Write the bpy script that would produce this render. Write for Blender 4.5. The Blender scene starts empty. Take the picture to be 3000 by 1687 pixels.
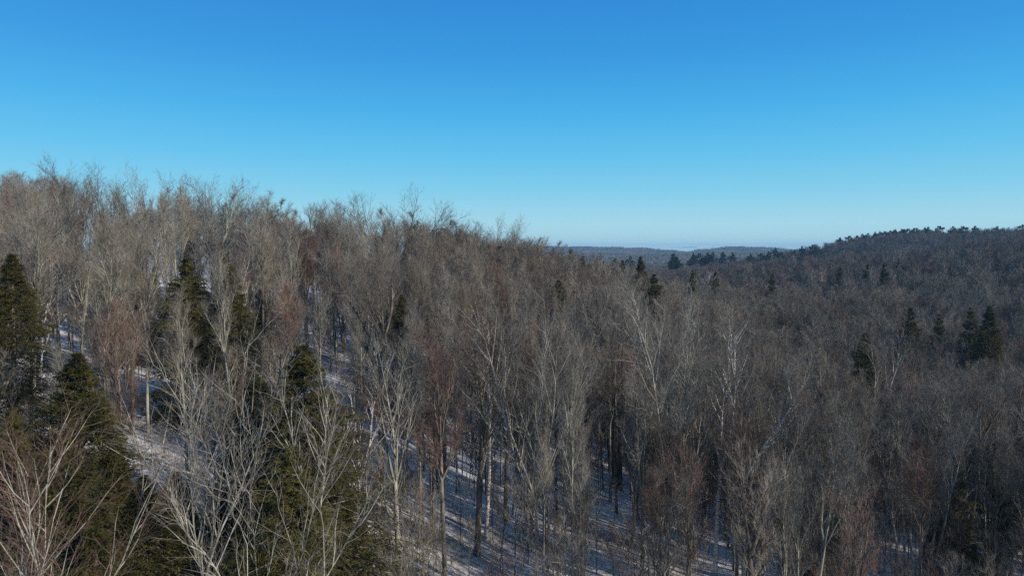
import bpy, math
import numpy as np
from mathutils import Matrix, Vector

D = bpy.data
SC = bpy.context.scene
COL = SC.collection
rad = math.radians

# ------------------------------------------------------------------ camera, sky, sun, exposure
FPX = 683.0            # focal length in pixels of the 1024 px wide frame
PITCH = -3.3
cam_d = D.cameras.new("camera"); cam_d.sensor_width = 36; cam_d.lens = 36 * FPX / 1024
cam_d.clip_start = 0.1; cam_d.clip_end = 80000
cam = D.objects.new("camera", cam_d); COL.objects.link(cam)
cam.location = (0, 0, 0); cam.rotation_euler = (rad(90 + PITCH), 0, 0)
SC.camera = cam

SUN_AZ = 112.0         # clockwise from +Y (the view direction)
SUN_EL = 22.0
w = D.worlds.new("World"); SC.world = w; w.use_nodes = True
nt = w.node_tree; nt.nodes.clear()
sky = nt.nodes.new("ShaderNodeTexSky"); sky.sky_type = 'NISHITA'; sky.sun_disc = False
sky.sun_elevation = rad(SUN_EL); sky.sun_rotation = rad(SUN_AZ)
sky.altitude = 200; sky.air_density = 1.0; sky.dust_density = 0.3; sky.ozone_density = 2.2
# the clear winter sky: the physical sky, its hue set by a gradient over the height above the horizon
tcw = nt.nodes.new("ShaderNodeTexCoord"); sep = nt.nodes.new("ShaderNodeSeparateXYZ")
rmp = nt.nodes.new("ShaderNodeValToRGB")
def srgb(*c): return tuple(((v / 255 + 0.055) / 1.055) ** 2.4 if v > 10 else v / 255 / 12.92 for v in c)
GRAD = [(0.0, (180, 221, 236)), (0.035, (168, 221, 239)), (0.08, (130, 209, 240)), (0.13, (97, 196, 241)), (0.19, (68, 178, 238)), (0.26, (50, 155, 228)), (0.36, (40, 134, 216)), (0.6, (62, 124, 194)), (1.0, (84, 130, 184))]
while len(rmp.color_ramp.elements) < len(GRAD): rmp.color_ramp.elements.new(0.5)
for e_, (p_, c_) in zip(rmp.color_ramp.elements, GRAD): e_.position = p_; e_.color = (*srgb(*c_), 1)
nt.links.new(tcw.outputs['Generated'], sep.inputs[0]); nt.links.new(sep.outputs[2], rmp.inputs[0])
sc_ = nt.nodes.new("ShaderNodeVectorMath"); sc_.operation = 'SCALE'; sc_.inputs['Scale'].default_value = 1 / 0.11
mixw = nt.nodes.new("ShaderNodeMix"); mixw.data_type = 'RGBA'; mixw.inputs[0].default_value = 0.92
bgn = nt.nodes.new("ShaderNodeBackground"); bgn.inputs['Strength'].default_value = 0.11
out = nt.nodes.new("ShaderNodeOutputWorld")
nt.links.new(rmp.outputs[0], sc_.inputs[0]); nt.links.new(sky.outputs[0], mixw.inputs[6]); nt.links.new(sc_.outputs[0], mixw.inputs[7])
nt.links.new(mixw.outputs[2], bgn.inputs[0]); nt.links.new(bgn.outputs[0], out.inputs[0])

sl = D.lights.new("sun", 'SUN'); sl.energy = 5.0; sl.angle = rad(0.5); sl.color = (1.0, 0.92, 0.81)
so = D.objects.new("sun", sl); COL.objects.link(so)
sd = Vector((math.sin(rad(SUN_AZ)) * math.cos(rad(SUN_EL)), math.cos(rad(SUN_AZ)) * math.cos(rad(SUN_EL)), math.sin(rad(SUN_EL))))
so.rotation_euler = sd.to_track_quat('Z', 'Y').to_euler()

SC.view_settings.view_transform = 'Standard'; SC.view_settings.look = 'None'
SC.view_settings.gamma = 1; SC.view_settings.use_curve_mapping = False
SC.view_settings.exposure = 0.0
SC.render.engine = 'CYCLES'
SC.cycles.max_bounces = 4; SC.cycles.diffuse_bounces = 3; SC.cycles.glossy_bounces = 1
SC.cycles.use_adaptive_sampling = False
SC.cycles.use_denoising = False
SC.cycles.volume_bounces = 0
SC.cycles.pixel_filter_type = 'BLACKMAN_HARRIS'; SC.cycles.filter_width = 1.5

# ------------------------------------------------------------------ helpers
def tag(o, label=None, cat=None, group=None, kind=None):
    if label: o['label'] = label
    if cat: o['category'] = cat
    if group: o['group'] = group
    if kind: o['kind'] = kind
    return o

def link(o, parent=None):
    COL.objects.link(o)
    if parent is not None: o.parent = parent
    return o

def nmesh(name, V, T, mats, mi=None, smooth=False):
    """mesh from vertex array (n,3) and triangle array (m,3)"""
    me = D.meshes.new(name)
    V = np.asarray(V, np.float32); T = np.asarray(T, np.int32)
    me.vertices.add(len(V)); me.vertices.foreach_set('co', V.ravel())
    me.loops.add(T.size); me.loops.foreach_set('vertex_index', T.ravel())
    me.polygons.add(len(T)); me.polygons.foreach_set('loop_start', np.arange(0, T.size, 3, dtype=np.int32))
    for m in mats: me.materials.append(m)
    if mi is not None: me.polygons.foreach_set('material_index', np.asarray(mi, np.int32))
    me.polygons.foreach_set('use_smooth', np.full(len(T), smooth, dtype=bool))
    me.update()
    return me

class Geo:
    def __init__(s): s.V = []; s.T = []; s.M = []; s.n = 0
    def add(s, V, T, m=0):
        if len(T) == 0: return
        s.V.append(V); s.T.append(T + s.n); s.M.append(np.full(len(T), m)); s.n += len(V)
    def merge(s, g, m=0):
        for V, T in g.raw(): s.add(V, T, m)
    def raw(s):
        if not s.V: return []
        return [(np.concatenate(s.V), np.concatenate(s.T))]
    def mesh(s, name, mats, smooth=False):
        return nmesh(name, np.concatenate(s.V), np.concatenate(s.T), mats, np.concatenate(s.M), smooth)

def unit(a):
    return a / np.maximum(np.linalg.norm(a, axis=-1, keepdims=True), 1e-9)

def frames(Dv):
    a = np.where(np.abs(Dv[..., 2:3]) > 0.9, np.array([1.0, 0, 0]), np.array([0, 0, 1.0]))
    u = unit(np.cross(Dv, a)); v = np.cross(Dv, u)
    return u, v

def tubes(P, R, sides):
    """P (k,n,3) polylines, R (k,n) radii -> open tapered tubes with a pointed tip"""
    k, n, _ = P.shape
    d = unit(P[:, -1] - P[:, 0]); u, v = frames(d)
    ang = np.arange(sides) * 2 * math.pi / sides
    ring = np.cos(ang)[None, :, None] * u[:, None] + np.sin(ang)[None, :, None] * v[:, None]   # k,s,3
    V = P[:, :-1, None, :] + R[:, :-1, None, None] * ring[:, None]          # k,n-1,s,3
    V = np.concatenate([V.reshape(k, -1, 3), P[:, -1:, :]], 1)
    per = (n - 1) * sides + 1
    T = []
    for i in range(n - 2):
        for s in range(sides):
            a = i * sides + s; b = i * sides + (s + 1) % sides; c = a + sides; e = b + sides
            T += [(a, b, e), (a, e, c)]
    i = n - 2; tip = per - 1
    for s in range(sides): T.append((i * sides + s, i * sides + (s + 1) % sides, tip))
    T = np.array(T)[None] + (np.arange(k) * per)[:, None, None]
    return V.reshape(-1, 3), T.reshape(-1, 3)

def walk(p, d, L, n, wander, up, rng, out=0.0):
    P = [np.array(p, float)]; d = unit(np.array(d, float))
    for i in range(n):
        d = d + rng.normal(0, wander, 3); d[2] += up
        d = unit(d)
        P.append(P[-1] + d * L / n)
    return np.array(P)

def along(P, t):
    n = len(P) - 1; f = np.clip(np.asarray(t) * n, 0, n - 1e-6); i = f.astype(int); f = (f - i)[:, None]
    return P[i] * (1 - f) + P[i + 1] * f, unit(P[i + 1] - P[i])

def offshoot(T, ang, rng, up):
    R = rng.normal(0, 1, T.shape); R = R - (R * T).sum(-1, keepdims=True) * T; R = unit(R)
    a = ang[:, None]
    d = np.cos(a) * T + np.sin(a) * R; d[:, 2] += up
    return unit(d)

# ------------------------------------------------------------------ materials
def mat(name):
    m = D.materials.new(name); m.use_nodes = True
    t = m.node_tree; b = t.nodes['Principled BSDF']; b.inputs['Roughness'].default_value = 0.9
    b.inputs['Specular IOR Level'].default_value = 0.15
    return m, t, b

def ramp(t, stops):
    r = t.nodes.new('ShaderNodeValToRGB'); e = r.color_ramp.elements
    while len(e) < len(stops): e.new(0.5)
    for x, (p, c) in zip(e, stops): x.position = p; x.color = (*c, 1)
    return r

def bark(name, c_dark, c_mid, c_light, scale=3.0, stretch=(1, 1, 0.25), vary=0.3):
    m, t, b = mat(name)
    tc = t.nodes.new('ShaderNodeTexCoord'); mp = t.nodes.new('ShaderNodeMapping'); mp.inputs['Scale'].default_value = stretch
    n = t.nodes.new('ShaderNodeTexNoise'); n.inputs['Scale'].default_value = scale; n.inputs['Detail'].default_value = 5; n.inputs['Roughness'].default_value = 0.65
    r = ramp(t, [(0.33, c_dark), (0.5, c_mid), (0.66, c_light)])
    oi = t.nodes.new('ShaderNodeObjectInfo')
    mr = t.nodes.new('ShaderNodeMapRange'); mr.inputs['To Min'].default_value = 1 - vary; mr.inputs['To Max'].default_value = 1 + vary
    h = t.nodes.new('ShaderNodeHueSaturation')
    t.links.new(tc.outputs['Object'], mp.inputs[0]); t.links.new(mp.outputs[0], n.inputs['Vector'])
    t.links.new(n.outputs['Fac'], r.inputs[0]); t.links.new(oi.outputs['Random'], mr.inputs['Value'])
    t.links.new(r.outputs[0], h.inputs['Color']); t.links.new(mr.outputs[0], h.inputs['Value'])
    t.links.new(h.outputs[0], b.inputs['Base Color'])
    return m

def twigmat(name, c1, c2, vary=0.3, sc=0.5):
    m, t, b = mat(name)
    g = t.nodes.new('ShaderNodeNewGeometry')
    n = t.nodes.new('ShaderNodeTexNoise'); n.inputs['Scale'].default_value = sc; n.inputs['Detail'].default_value = 3
    r = ramp(t, [(0.35, c1), (0.65, c2)])
    oi = t.nodes.new('ShaderNodeObjectInfo')
    mr = t.nodes.new('ShaderNodeMapRange'); mr.inputs['To Min'].default_value = 1 - vary; mr.inputs['To Max'].default_value = 1 + vary
    h = t.nodes.new('ShaderNodeHueSaturation')
    t.links.new(g.outputs['Position'], n.inputs['Vector']); t.links.new(n.outputs['Fac'], r.inputs[0])
    t.links.new(oi.outputs['Random'], mr.inputs['Value']); t.links.new(r.outputs[0], h.inputs['Color'])
    t.links.new(mr.outputs[0], h.inputs['Value']); t.links.new(h.outputs[0], b.inputs['Base Color'])
    return m

M = {}
M['grey'] = bark('grey_bark', (0.10, 0.09, 0.07), (0.24, 0.225, 0.175), (0.40, 0.375, 0.30))
M['brown'] = bark('brown_bark', (0.055, 0.042, 0.03), (0.135, 0.108, 0.08), (0.26, 0.215, 0.165))
M['pale'] = bark('pale_bark', (0.11, 0.10, 0.08), (0.27, 0.25, 0.20), (0.44, 0.41, 0.34))
M['birch'] = bark('birch_bark', (0.06, 0.05, 0.045), (0.58, 0.53, 0.47), (0.78, 0.74, 0.68), scale=2.4, stretch=(0.6, 0.6, 3.0), vary=0.12)
M['t_tan'] = twigmat('tan_twigs', (0.150, 0.124, 0.095), (0.262, 0.225, 0.175))
M['t_grey'] = twigmat('grey_twigs', (0.140, 0.124, 0.104), (0.245, 0.222, 0.182))
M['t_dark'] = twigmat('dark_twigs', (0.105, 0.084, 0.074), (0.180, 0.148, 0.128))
M['t_red'] = twigmat('red_twigs', (0.125, 0.076, 0.058), (0.205, 0.135, 0.100))
M['needle'] = twigmat('hemlock_needles', (0.026, 0.026, 0.008), (0.100, 0.084, 0.021), 0.25, 1.3)
M['pine'] = twigmat('pine_needles', (0.012, 0.019, 0.010), (0.030, 0.042, 0.020), 0.25, 0.8)

def snow_mat():
    m, t, b = mat('snow_with_leaf_litter')
    g = t.nodes.new('ShaderNodeNewGeometry')
    n1 = t.nodes.new('ShaderNodeTexNoise'); n1.inputs['Scale'].default_value = 1.6; n1.inputs['Detail'].default_value = 8; n1.inputs['Roughness'].default_value = 0.72
    n2 = t.nodes.new('ShaderNodeTexNoise'); n2.inputs['Scale'].default_value = 0.09; n2.inputs['Detail'].default_value = 4
    n3 = t.nodes.new('ShaderNodeTexVoronoi'); n3.inputs['Scale'].default_value = 5.5
    ad = t.nodes.new('ShaderNodeMath'); ad.operation = 'ADD'
    r = ramp(t, [(0.44, (0, 0, 0)), (0.60, (1, 1, 1))])
    half = t.nodes.new('ShaderNodeMath'); half.operation = 'MULTIPLY'; half.inputs[1].default_value = 0.5
    lit = ramp(t, [(0.2, (0.10, 0.065, 0.04)), (0.8, (0.30, 0.24, 0.19))])
    mx = t.nodes.new('ShaderNodeMix'); mx.data_type = 'RGBA'; mx.inputs[6].default_value = (0.78, 0.75, 0.72, 1)
    mu = t.nodes.new('ShaderNodeMath'); mu.operation = 'MULTIPLY'; mu.inputs[1].default_value = 0.85
    for n in (n1, n2, n3): t.links.new(g.outputs['Position'], n.inputs['Vector'])
    t.links.new(n1.outputs['Fac'], ad.inputs[0]); t.links.new(n2.outputs['Fac'], ad.inputs[1])
    t.links.new(ad.outputs[0], half.inputs[0]); t.links.new(half.outputs[0], r.inputs[0])
    t.links.new(n3.outputs['Color'], lit.inputs[0])
    t.links.new(r.outputs[0], mu.inputs[0]); t.links.new(mu.outputs[0], mx.inputs[0]); t.links.new(lit.outputs[0], mx.inputs[7])
    t.links.new(mx.outputs[2], b.inputs['Base Color'])
    bp = t.nodes.new('ShaderNodeBump'); bp.inputs['Strength'].default_value = 0.5; bp.inputs['Distance'].default_value = 0.45
    t.links.new(n1.outputs['Fac'], bp.inputs['Height']); t.links.new(bp.outputs[0], b.inputs['Normal'])
    b.inputs['Roughness'].default_value = 0.75
    return m
M['snow'] = snow_mat()

# ------------------------------------------------------------------ terrain
CP = np.array([
    (0, 0, -24), (0, -60, -24), (-15, 28, -22), (0, 54, -26), (-22, 5, -21), (-60, 10, -14), (22, 0, -28), (60, 0, -33), (130, 0, -32),
    (-28, 42, -19.5), (-44, 90, -13.5), (-48, 72, -13), (-75, 60, -9), (-17, 75, -18.8), (-62, 82, -10.5), (12, 82, -28), (43, 66, -32), (-105, 140, -2.5), (-55, 122, -9), (-75, 100, -7), (-110, 185, -8), (-60, 170, -14), (-38, 125, -10.5),
    (-21, 125, -13.3), (-4, 165, -15), (14, 190, -20), (60, 180, -33.5), (100, 180, -34), (160, 180, -32), (40, 120, -33), (-130, 60, -4),
    (-20, 260, -25), (-200, 250, -14), (-100, 250, -12), (0, 350, -37), (60, 350, -37), (110, 260, -32), (180, 260, -27), (130, 400, -29), (192, 400, -24), (300, 400, -12),
    (230, 300, -23), (300, 250, -14), (400, 500, -12), (335, 700, -20), (400, 700, -6), (525, 700, 0), (290, 690, -34), (225, 700, -38), (440, 600, -18), (420, 800, -4), (600, 850, 2),
    (100, 600, -39), (0, 600, -47), (-200, 500, -35), (-300, 100, -5), (-300, -200, -10), (300, -100, 28), (0, -250, -24), (290, 80, 20), (400, 180, 26), (190, 60, -30), (0, 1000, -45), (200, 1000, -46), (350, 1000, -42), (-500, 900, -45),  # includes an unseen ridge at far right, raised to shade the valley
    (560, 1100, -20), (800, 700, 5), (800, 1200, -20), (800, 0, -20), (-800, 0, -20)], float)
def tps(r2):
    return np.where(r2 > 1e-9, 0.5 * r2 * np.log(np.maximum(r2, 1e-9)), 0.0)
_s = 100.0
_X = CP[:, :2] / _s
_A = tps(((_X[:, None] - _X[None]) ** 2).sum(-1)) + np.eye(len(CP)) * 0.004
_Pm = np.c_[np.ones(len(CP)), _X]
_K = np.block([[_A, _Pm], [_Pm.T, np.zeros((3, 3))]])
_W = np.linalg.solve(_K, np.r_[CP[:, 2], 0, 0, 0])
SKY_U = np.array([-3, .083, .123, .182, .228, .257, .286, .315, .344, .385, .414, .449, .60, 1.0, 3])
SKY_Z = np.array([6, 8, 7, 2, -7, -18, -4, 5, 7, 0, -6, -12, -6, -10, -6.])
def far_z(x, y):
    r = np.hypot(x, y) + 1
    u = x / np.maximum(np.abs(y), 1)
    h = np.interp(u, SKY_U, SKY_Z)
    h = h * 1.25 - 13 + 2.5 * np.sin(u * 140) + 1.5 * np.sin(u * 310 + 1); base = -40 - 30 * np.clip((r - 4500) / 2500, 0, 1) + 4 * np.sin(x / 310 + 1.3) * np.sin(y / 260) + 3 * np.sin((x + y) / 170)
    g = np.exp(-((r - 3400) / 620) ** 2)
    g2 = np.exp(-((r - 2300) / 260) ** 2) * (0.5 + 0.5 * np.sin(u * 17 + 2.0))
    g3 = np.exp(-((r - 2800) / 230) ** 2) * (0.5 + 0.5 * np.sin(u * 29 + 0.6))
    return base * (1 - g) + h * g + 16 * g2 + 12 * g3 * (1 - g)
def terrain(x, y):
    x = np.asarray(x, float); y = np.asarray(y, float); sh = x.shape; x = x.ravel(); y = y.ravel()
    q = np.c_[np.clip(x, -900, 900), np.clip(y, -500, 1300)] / _s
    z = np.empty(len(x))
    for a in range(0, len(x), 20000):
        b = slice(a, a + 20000)
        r2 = ((q[b, None] - _X[None]) ** 2).sum(-1)
        z[b] = tps(r2) @ _W[:-3] + np.c_[np.ones(len(q[b])), q[b]] @ _W[-3:]
    z = np.clip(z, -55, 40)
    r = np.hypot(x, y)
    f = np.clip((r - 900) / 500, 0, 1); f = f * f * (3 - 2 * f)
    z = z * (1 - f) + far_z(x, y) * f
    z += 0.25 * np.sin(x / 3.1 + y / 5.3) * np.sin(y / 2.7 - x / 7.1) + 0.5 * np.sin(x / 11 + 1) * np.sin(y / 9)
    return z.reshape(sh)

def axis(near, step, far, growth=1.12):
    a = list(np.arange(0, near, step)); s = step
    while a[-1] < far: s *= growth; a.append(a[-1] + s)
    return np.array(a)
ax = axis(150, 1.4, 6500); xs = np.r_[-ax[:0:-1], ax]
ay = axis(220, 1.4, 6500); ys = np.r_[-axis(20, 4, 2500, 1.3)[:0:-1], ay]
GX, GY = np.meshgrid(xs, ys)
GZ = terrain(GX, GY)
ny, nx = GX.shape
idx = np.arange(nx * ny).reshape(ny, nx)
a, b, c, d_ = idx[:-1, :-1].ravel(), idx[:-1, 1:].ravel(), idx[1:, 1:].ravel(), idx[1:, :-1].ravel()
T = np.concatenate([np.c_[a, b, c], np.c_[a, c, d_]])
ground = link(D.objects.new('ground', nmesh('ground', np.c_[GX.ravel(), GY.ravel(), GZ.ravel()], T, [M['snow']], smooth=True)))
tag(ground, kind='structure')

def tz(x, y): return float(terrain(np.array([x]), np.array([y]))[0])

# pixels of the 2576 x 1449 view of the photograph -> direction, ground hit
PX = 1024 / 2576
def ray(px, py):
    u = (px * PX - 512) / FPX; v = -(py * PX - 287.5) / FPX
    c, s = math.cos(rad(PITCH)), math.sin(rad(PITCH))
    d = np.array([u, c - v * s, s + v * c]); return d / d[1]
def hit(px, py):
    d = ray(px, py)
    y = np.arange(12, 900, 0.5)
    g = d[2] * y - terrain(d[0] * y, y)
    k = np.where(g < 0)[0]
    y0 = y[k[0]] if len(k) else 200.0
    return d[0] * y0, y0
def project(x, y, z):
    c, s = math.cos(rad(PITCH)), math.sin(rad(PITCH))
    dep = y * c + z * s; v = -y * s + z * c
    return (512 + FPX * x / dep) / PX, (287.5 - FPX * v / dep) / PX, dep

# ------------------------------------------------------------------ bare tree generator
def bare_tree(seed, H=17.0, fork=0.45, leaders=3, spread=0.42, lean=(0, 0), r0=0.24, limbs=9, n2=8, n3=9, n4=7,
              tw=0.0075, wander=0.055, l4=0.75, stems=1, droop=0.0, gnarl=1.0, low=0):
    """returns trunk Geo, list of limb Geos, crown Geo; grows from the origin"""
    rng = np.random.default_rng(seed)
    trunk, crown, limb_l = Geo(), Geo(), []
    L3b, L3d, L3l, L3r = [], [], [], []
    def feed(P, t0, n, ln, ang=0.75, r=None):
        if n <= 0: return
        t = t0 + (1 - t0) * (np.arange(n) + rng.random(n)) / n
        p, tt = along(P, t)
        dd = offshoot(tt, rng.uniform(ang * 0.6, ang * 1.3, n), rng, 0.16 - droop)
        L3b.append(p); L3d.append(dd); L3l.append(ln * (1.1 - 0.55 * t) * rng.uniform(0.7, 1.25, n)); L3r.append(np.full(n, tw * 1.7))
    def make_limb(p, d, L, r, nn2, up):
        g = Geo()
        n = 8
        P = walk(p, d, L, n, wander * 1.25 * gnarl, up, rng)
        R = r * (1 - np.linspace(0, 1, n + 1)) ** 0.8 + tw
        g.add(*tubes(P[None], R[None], 6))
        t = 0.2 + 0.78 * (np.arange(nn2) + rng.random(nn2)) / nn2
        pp, tt = along(P, t)
        dd = offshoot(tt, rng.uniform(0.35, 0.75, nn2), rng, 0.16 - droop)
        for i in range(nn2):
            l2 = L * (0.52 - 0.30 * t[i]) * rng.uniform(0.7, 1.3)
            P2 = walk(pp[i], dd[i], l2, 4, wander * 1.7 * gnarl, 0.10 - droop * 0.3, rng)
            r2 = (r * (1 - t[i]) ** 0.8) * 0.40 + tw * 1.8
            R2 = r2 * (1 - np.linspace(0, 1, 5)) ** 0.8 + tw * 0.8
            g.add(*tubes(P2[None], R2[None], 4))
            feed(P2, 0.15, n3, l2 * 0.5 + 0.35)
        feed(P, 0.45, n3, L * 0.16 + 0.4)
        limb_l.append(g)
    for s in range(stems):
        a0 = rng.uniform(0, 6.28)
        base = np.array([0, 0, -0.4]) + (np.array([math.cos(a0), math.sin(a0), 0]) * r0 * 1.1 if stems > 1 else 0)
        Hs = H * (1 if s == 0 else rng.uniform(0.75, 0.95))
        ln = np.array([lean[0], lean[1], 0]) + (np.array([math.cos(a0), math.sin(a0), 0]) * 0.14 if stems > 1 else 0)
        r = r0 * (1 if stems == 1 else 0.75)
        if leaders > 1:
            hf = Hs * fork
            P = walk(base, np.array([ln[0], ln[1], 1.0]), hf + 0.4, 9, wander * 0.45 * gnarl, 0.03, rng)
            R = r * (1 - 0.35 * np.linspace(0, 1, 10)); R[0] *= 1.5; R[1] *= 1.06
            g = Geo(); P_ = np.concatenate([P, P[-1:] + (P[-1] - P[-2]) * 0.25])
            trunk.add(*tubes(P_[None], np.r_[R, R[-1]][None], 8))
            for k in range(leaders):
                az = a0 + k * 2 * math.pi / leaders + rng.uniform(-0.5, 0.5)
                sp = spread * rng.uniform(0.65, 1.25)
                dd = np.array([math.cos(az) * sp, math.sin(az) * sp, 1.0]) + ln * 0.7
                Lk = (Hs - hf) * rng.uniform(0.88, 1.08) * math.sqrt(1 + sp * sp) * 0.98
                make_limb(P[-1] - (P[-1] - P[-2]) * 0.4 * rng.random(), dd, Lk, R[-1] * (0.85 if k == 0 else 0.62), n2 + 3, 0.045)
            for k in range(max(0, limbs - leaders) + low):
                t = rng.uniform(0.62, 0.97) if k >= low else rng.uniform(0.35, 0.6)
                p, tt = along(P, [t]); az = rng.uniform(0, 6.28)
                sp = spread * 1.9
                make_limb(p[0], (math.cos(az) * sp, math.sin(az) * sp, 0.8), (Hs - hf) * rng.uniform(0.4, 0.7), r * 0.3, max(3, n2 - 3), 0.06)
        else:
            P = walk(base, np.array([ln[0], ln[1], 1.0]), Hs + 0.4, 12, wander * 0.5 * gnarl, 0.04, rng)
            R = r * (1 - np.linspace(0, 1, 13)) ** 0.75 + tw; R[0] *= 1.5
            trunk.add(*tubes(P[None], R[None], 8))
            n1 = limbs
            t = fork + (0.97 - fork) * (np.arange(n1) + rng.random(n1)) / n1
            pp, tt = along(P, t)
            for i in range(n1):
                az = i * 2.4 + rng.uniform(-0.4, 0.4); sp = spread * 1.7 * (1.15 - 0.55 * t[i])
                L = Hs * (1.0 - fork) * (1.12 - t[i] * 0.95) * rng.uniform(0.7, 1.1)
                make_limb(pp[i], (math.cos(az) * sp, math.sin(az) * sp, 0.75), L, r * (1 - t[i]) ** 0.7 * 0.55, n2 if i < n1 * 0.6 else max(3, n2 - 3), 0.06)
            feed(P, 0.8, n3 * 2, 0.8)
    # branchlets and twigs, in one go
    B = np.concatenate(L3b); Dd = np.concatenate(L3d); Ln = np.concatenate(L3l); Rr = np.concatenate(L3r)
    k = len(B)
    mid = B + Dd * (Ln * 0.5)[:, None]
    D2 = unit(Dd + rng.normal(0, 0.16, Dd.shape) + np.array([0, 0, 0.10 - droop]))
    tip = mid + D2 * (Ln * 0.5)[:, None]
    P3 = np.stack([B, mid, tip], 1)
    R3 = np.stack([Rr, Rr * 0.75, Rr * 0], 1)
    crown.add(*tubes(P3, R3, 3))
    if n4 > 0:
        t = (0.12 + 0.85 * rng.random((k, n4)))
        base = np.where(t[..., None] < 0.5, B[:, None] + (mid - B)[:, None] * (t * 2)[..., None], mid[:, None] + (tip - mid)[:, None] * (t * 2 - 1)[..., None]).reshape(-1, 3)
        tt = np.where(t[..., None] < 0.5, Dd[:, None], D2[:, None]).reshape(-1, 3)
        dd = offshoot(tt, rng.uniform(0.35, 0.85, len(tt)), rng, 0.12 - droop)
        ll = l4 * rng.uniform(0.45, 1.2, len(tt))
        P4 = np.stack([base, base + dd * ll[:, None]], 1)
        R4 = np.stack([np.full(len(tt), tw), np.zeros(len(tt))], 1)
        crown.add(*tubes(P4, R4, 3))
    return trunk, limb_l, crown

# ------------------------------------------------------------------ conifers
def hemlock(seed, H=16.0, W=3.6, nb=150, ns=9, leaf=0.34, nl=9, base=0.04, point=0.85, gaps=0.18, lw=0.10):
    rng = np.random.default_rng(seed)
    trunk, wood, fol = Geo(), Geo(), Geo()
    P = walk((0, 0, -0.4), (0, 0, 1), H + 0.4, 10, 0.012, 0.05, rng)
    R = 0.0145 * H * (1 - np.linspace(0, 1, 11)) ** 0.9 + 0.015
    trunk.add(*tubes(P[None], R[None], 8))
    t = base + (1 - base) * np.sort(rng.random(nb))
    pp, _ = along(P, t * 0.995)
    az = np.arange(nb) * 2.399 + rng.normal(0, 0.3, nb)
    side = 1 + 0.22 * np.sin(az * 1 + seed) + 0.15 * np.sin(az * 2 + seed * 2 + t * 7)
    prof = np.minimum((1 - t) * 1.22, 1) ** point * (1 - 0.4 * np.exp(-t / 0.07))
    L = (W * prof * side * rng.uniform(1 - gaps * 2.2, 1.12, nb) + 0.12)
    el = -0.16 + 0.2 * t + 0.65 * np.clip((t - 0.6) / 0.4, 0, 1) ** 2 + rng.normal(0, 0.24, nb)
    d = np.stack([np.cos(az) * np.cos(el), np.sin(az) * np.cos(el), np.sin(el)], 1)
    m1 = pp + d * (L * 0.55)[:, None]; d2 = unit(d + np.array([0, 0, -0.22]) + rng.normal(0, 0.06, d.shape)); e1 = m1 + d2 * (L * 0.45)[:, None]
    wood.add(*tubes(np.stack([pp, m1, e1], 1), np.stack([0.012 + L * 0.010, 0.008 + L * 0.006, L * 0], 1), 4))
    # side sprays
    s = rng.random((nb, ns)) * 0.85 + 0.15
    sb = np.where(s[..., None] < 0.55, pp[:, None] + (m1 - pp)[:, None] * (s / 0.55)[..., None], m1[:, None] + (e1 - m1)[:, None] * ((s - 0.55) / 0.45)[..., None])
    up = np.array([0, 0, 1.0]); sd = unit(np.cross(d, up))
    sg = rng.choice([-1, 1], (nb, ns))
    q = rng.uniform(0.5, 1.1, (nb, ns))
    dd = unit(d2[:, None] * np.cos(q)[..., None] + sd[:, None] * (np.sin(q) * sg)[..., None] + rng.normal(0, 0.26, (nb, ns, 3)) + np.array([0, 0, -0.10]))
    sl_ = (L[:, None] * 0.40 * (1.15 - 0.7 * s) + 0.05 + 0.17 * np.minimum(L[:, None] / 1.6, 1)) * rng.uniform(0.7, 1.2, (nb, ns))
    sb = sb.reshape(-1, 3); dd = dd.reshape(-1, 3); sl_ = sl_.ravel()
    sb = np.concatenate([sb, m1]); dd = np.concatenate([dd, d2]); sl_ = np.concatenate([sl_, L * 0.45 + 0.08])
    # leaf sprays: slim 3-sided slivers
    k = len(sb)
    u = rng.random((k, nl)) ** 0.8
    lb = (sb[:, None] + dd[:, None] * (sl_[:, None] * u)[..., None]).reshape(-1, 3)
    ld = unit(dd[:, None] + rng.normal(0, 0.75, (k, nl, 3)) + np.array([0, 0, -0.15])).reshape(-1, 3)
    big = np.repeat(np.clip(sl_ / 0.4, 0.6, 1), nl)
    n = len(lb); ln = leaf * rng.uniform(0.6, 1.3, n) * big; wd = lw * rng.uniform(0.5, 1.1, n)
    uu, vv = frames(ld); a = rng.uniform(-0.6, 0.6, n)[:, None]
    flat = unit(uu * np.cos(a) + vv * np.sin(a)); th = unit(np.cross(flat, ld))
    c0 = lb + ld * (ln * 0.38)[:, None]
    V = np.stack([lb, c0 + flat * (wd * 0.5)[:, None], c0 - flat * (wd * 0.5)[:, None], lb + ld * ln[:, None], c0 + th * 0.02], 1)
    Tt = np.array([(0, 1, 4), (4, 1, 3), (4, 3, 2), (0, 4, 2), (0, 2, 1), (1, 2, 3)])[None] + (np.arange(n) * 5)[:, None, None]
    fol.add(V.reshape(-1, 3), Tt.reshape(-1, 3))
    return trunk, wood, fol

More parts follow.
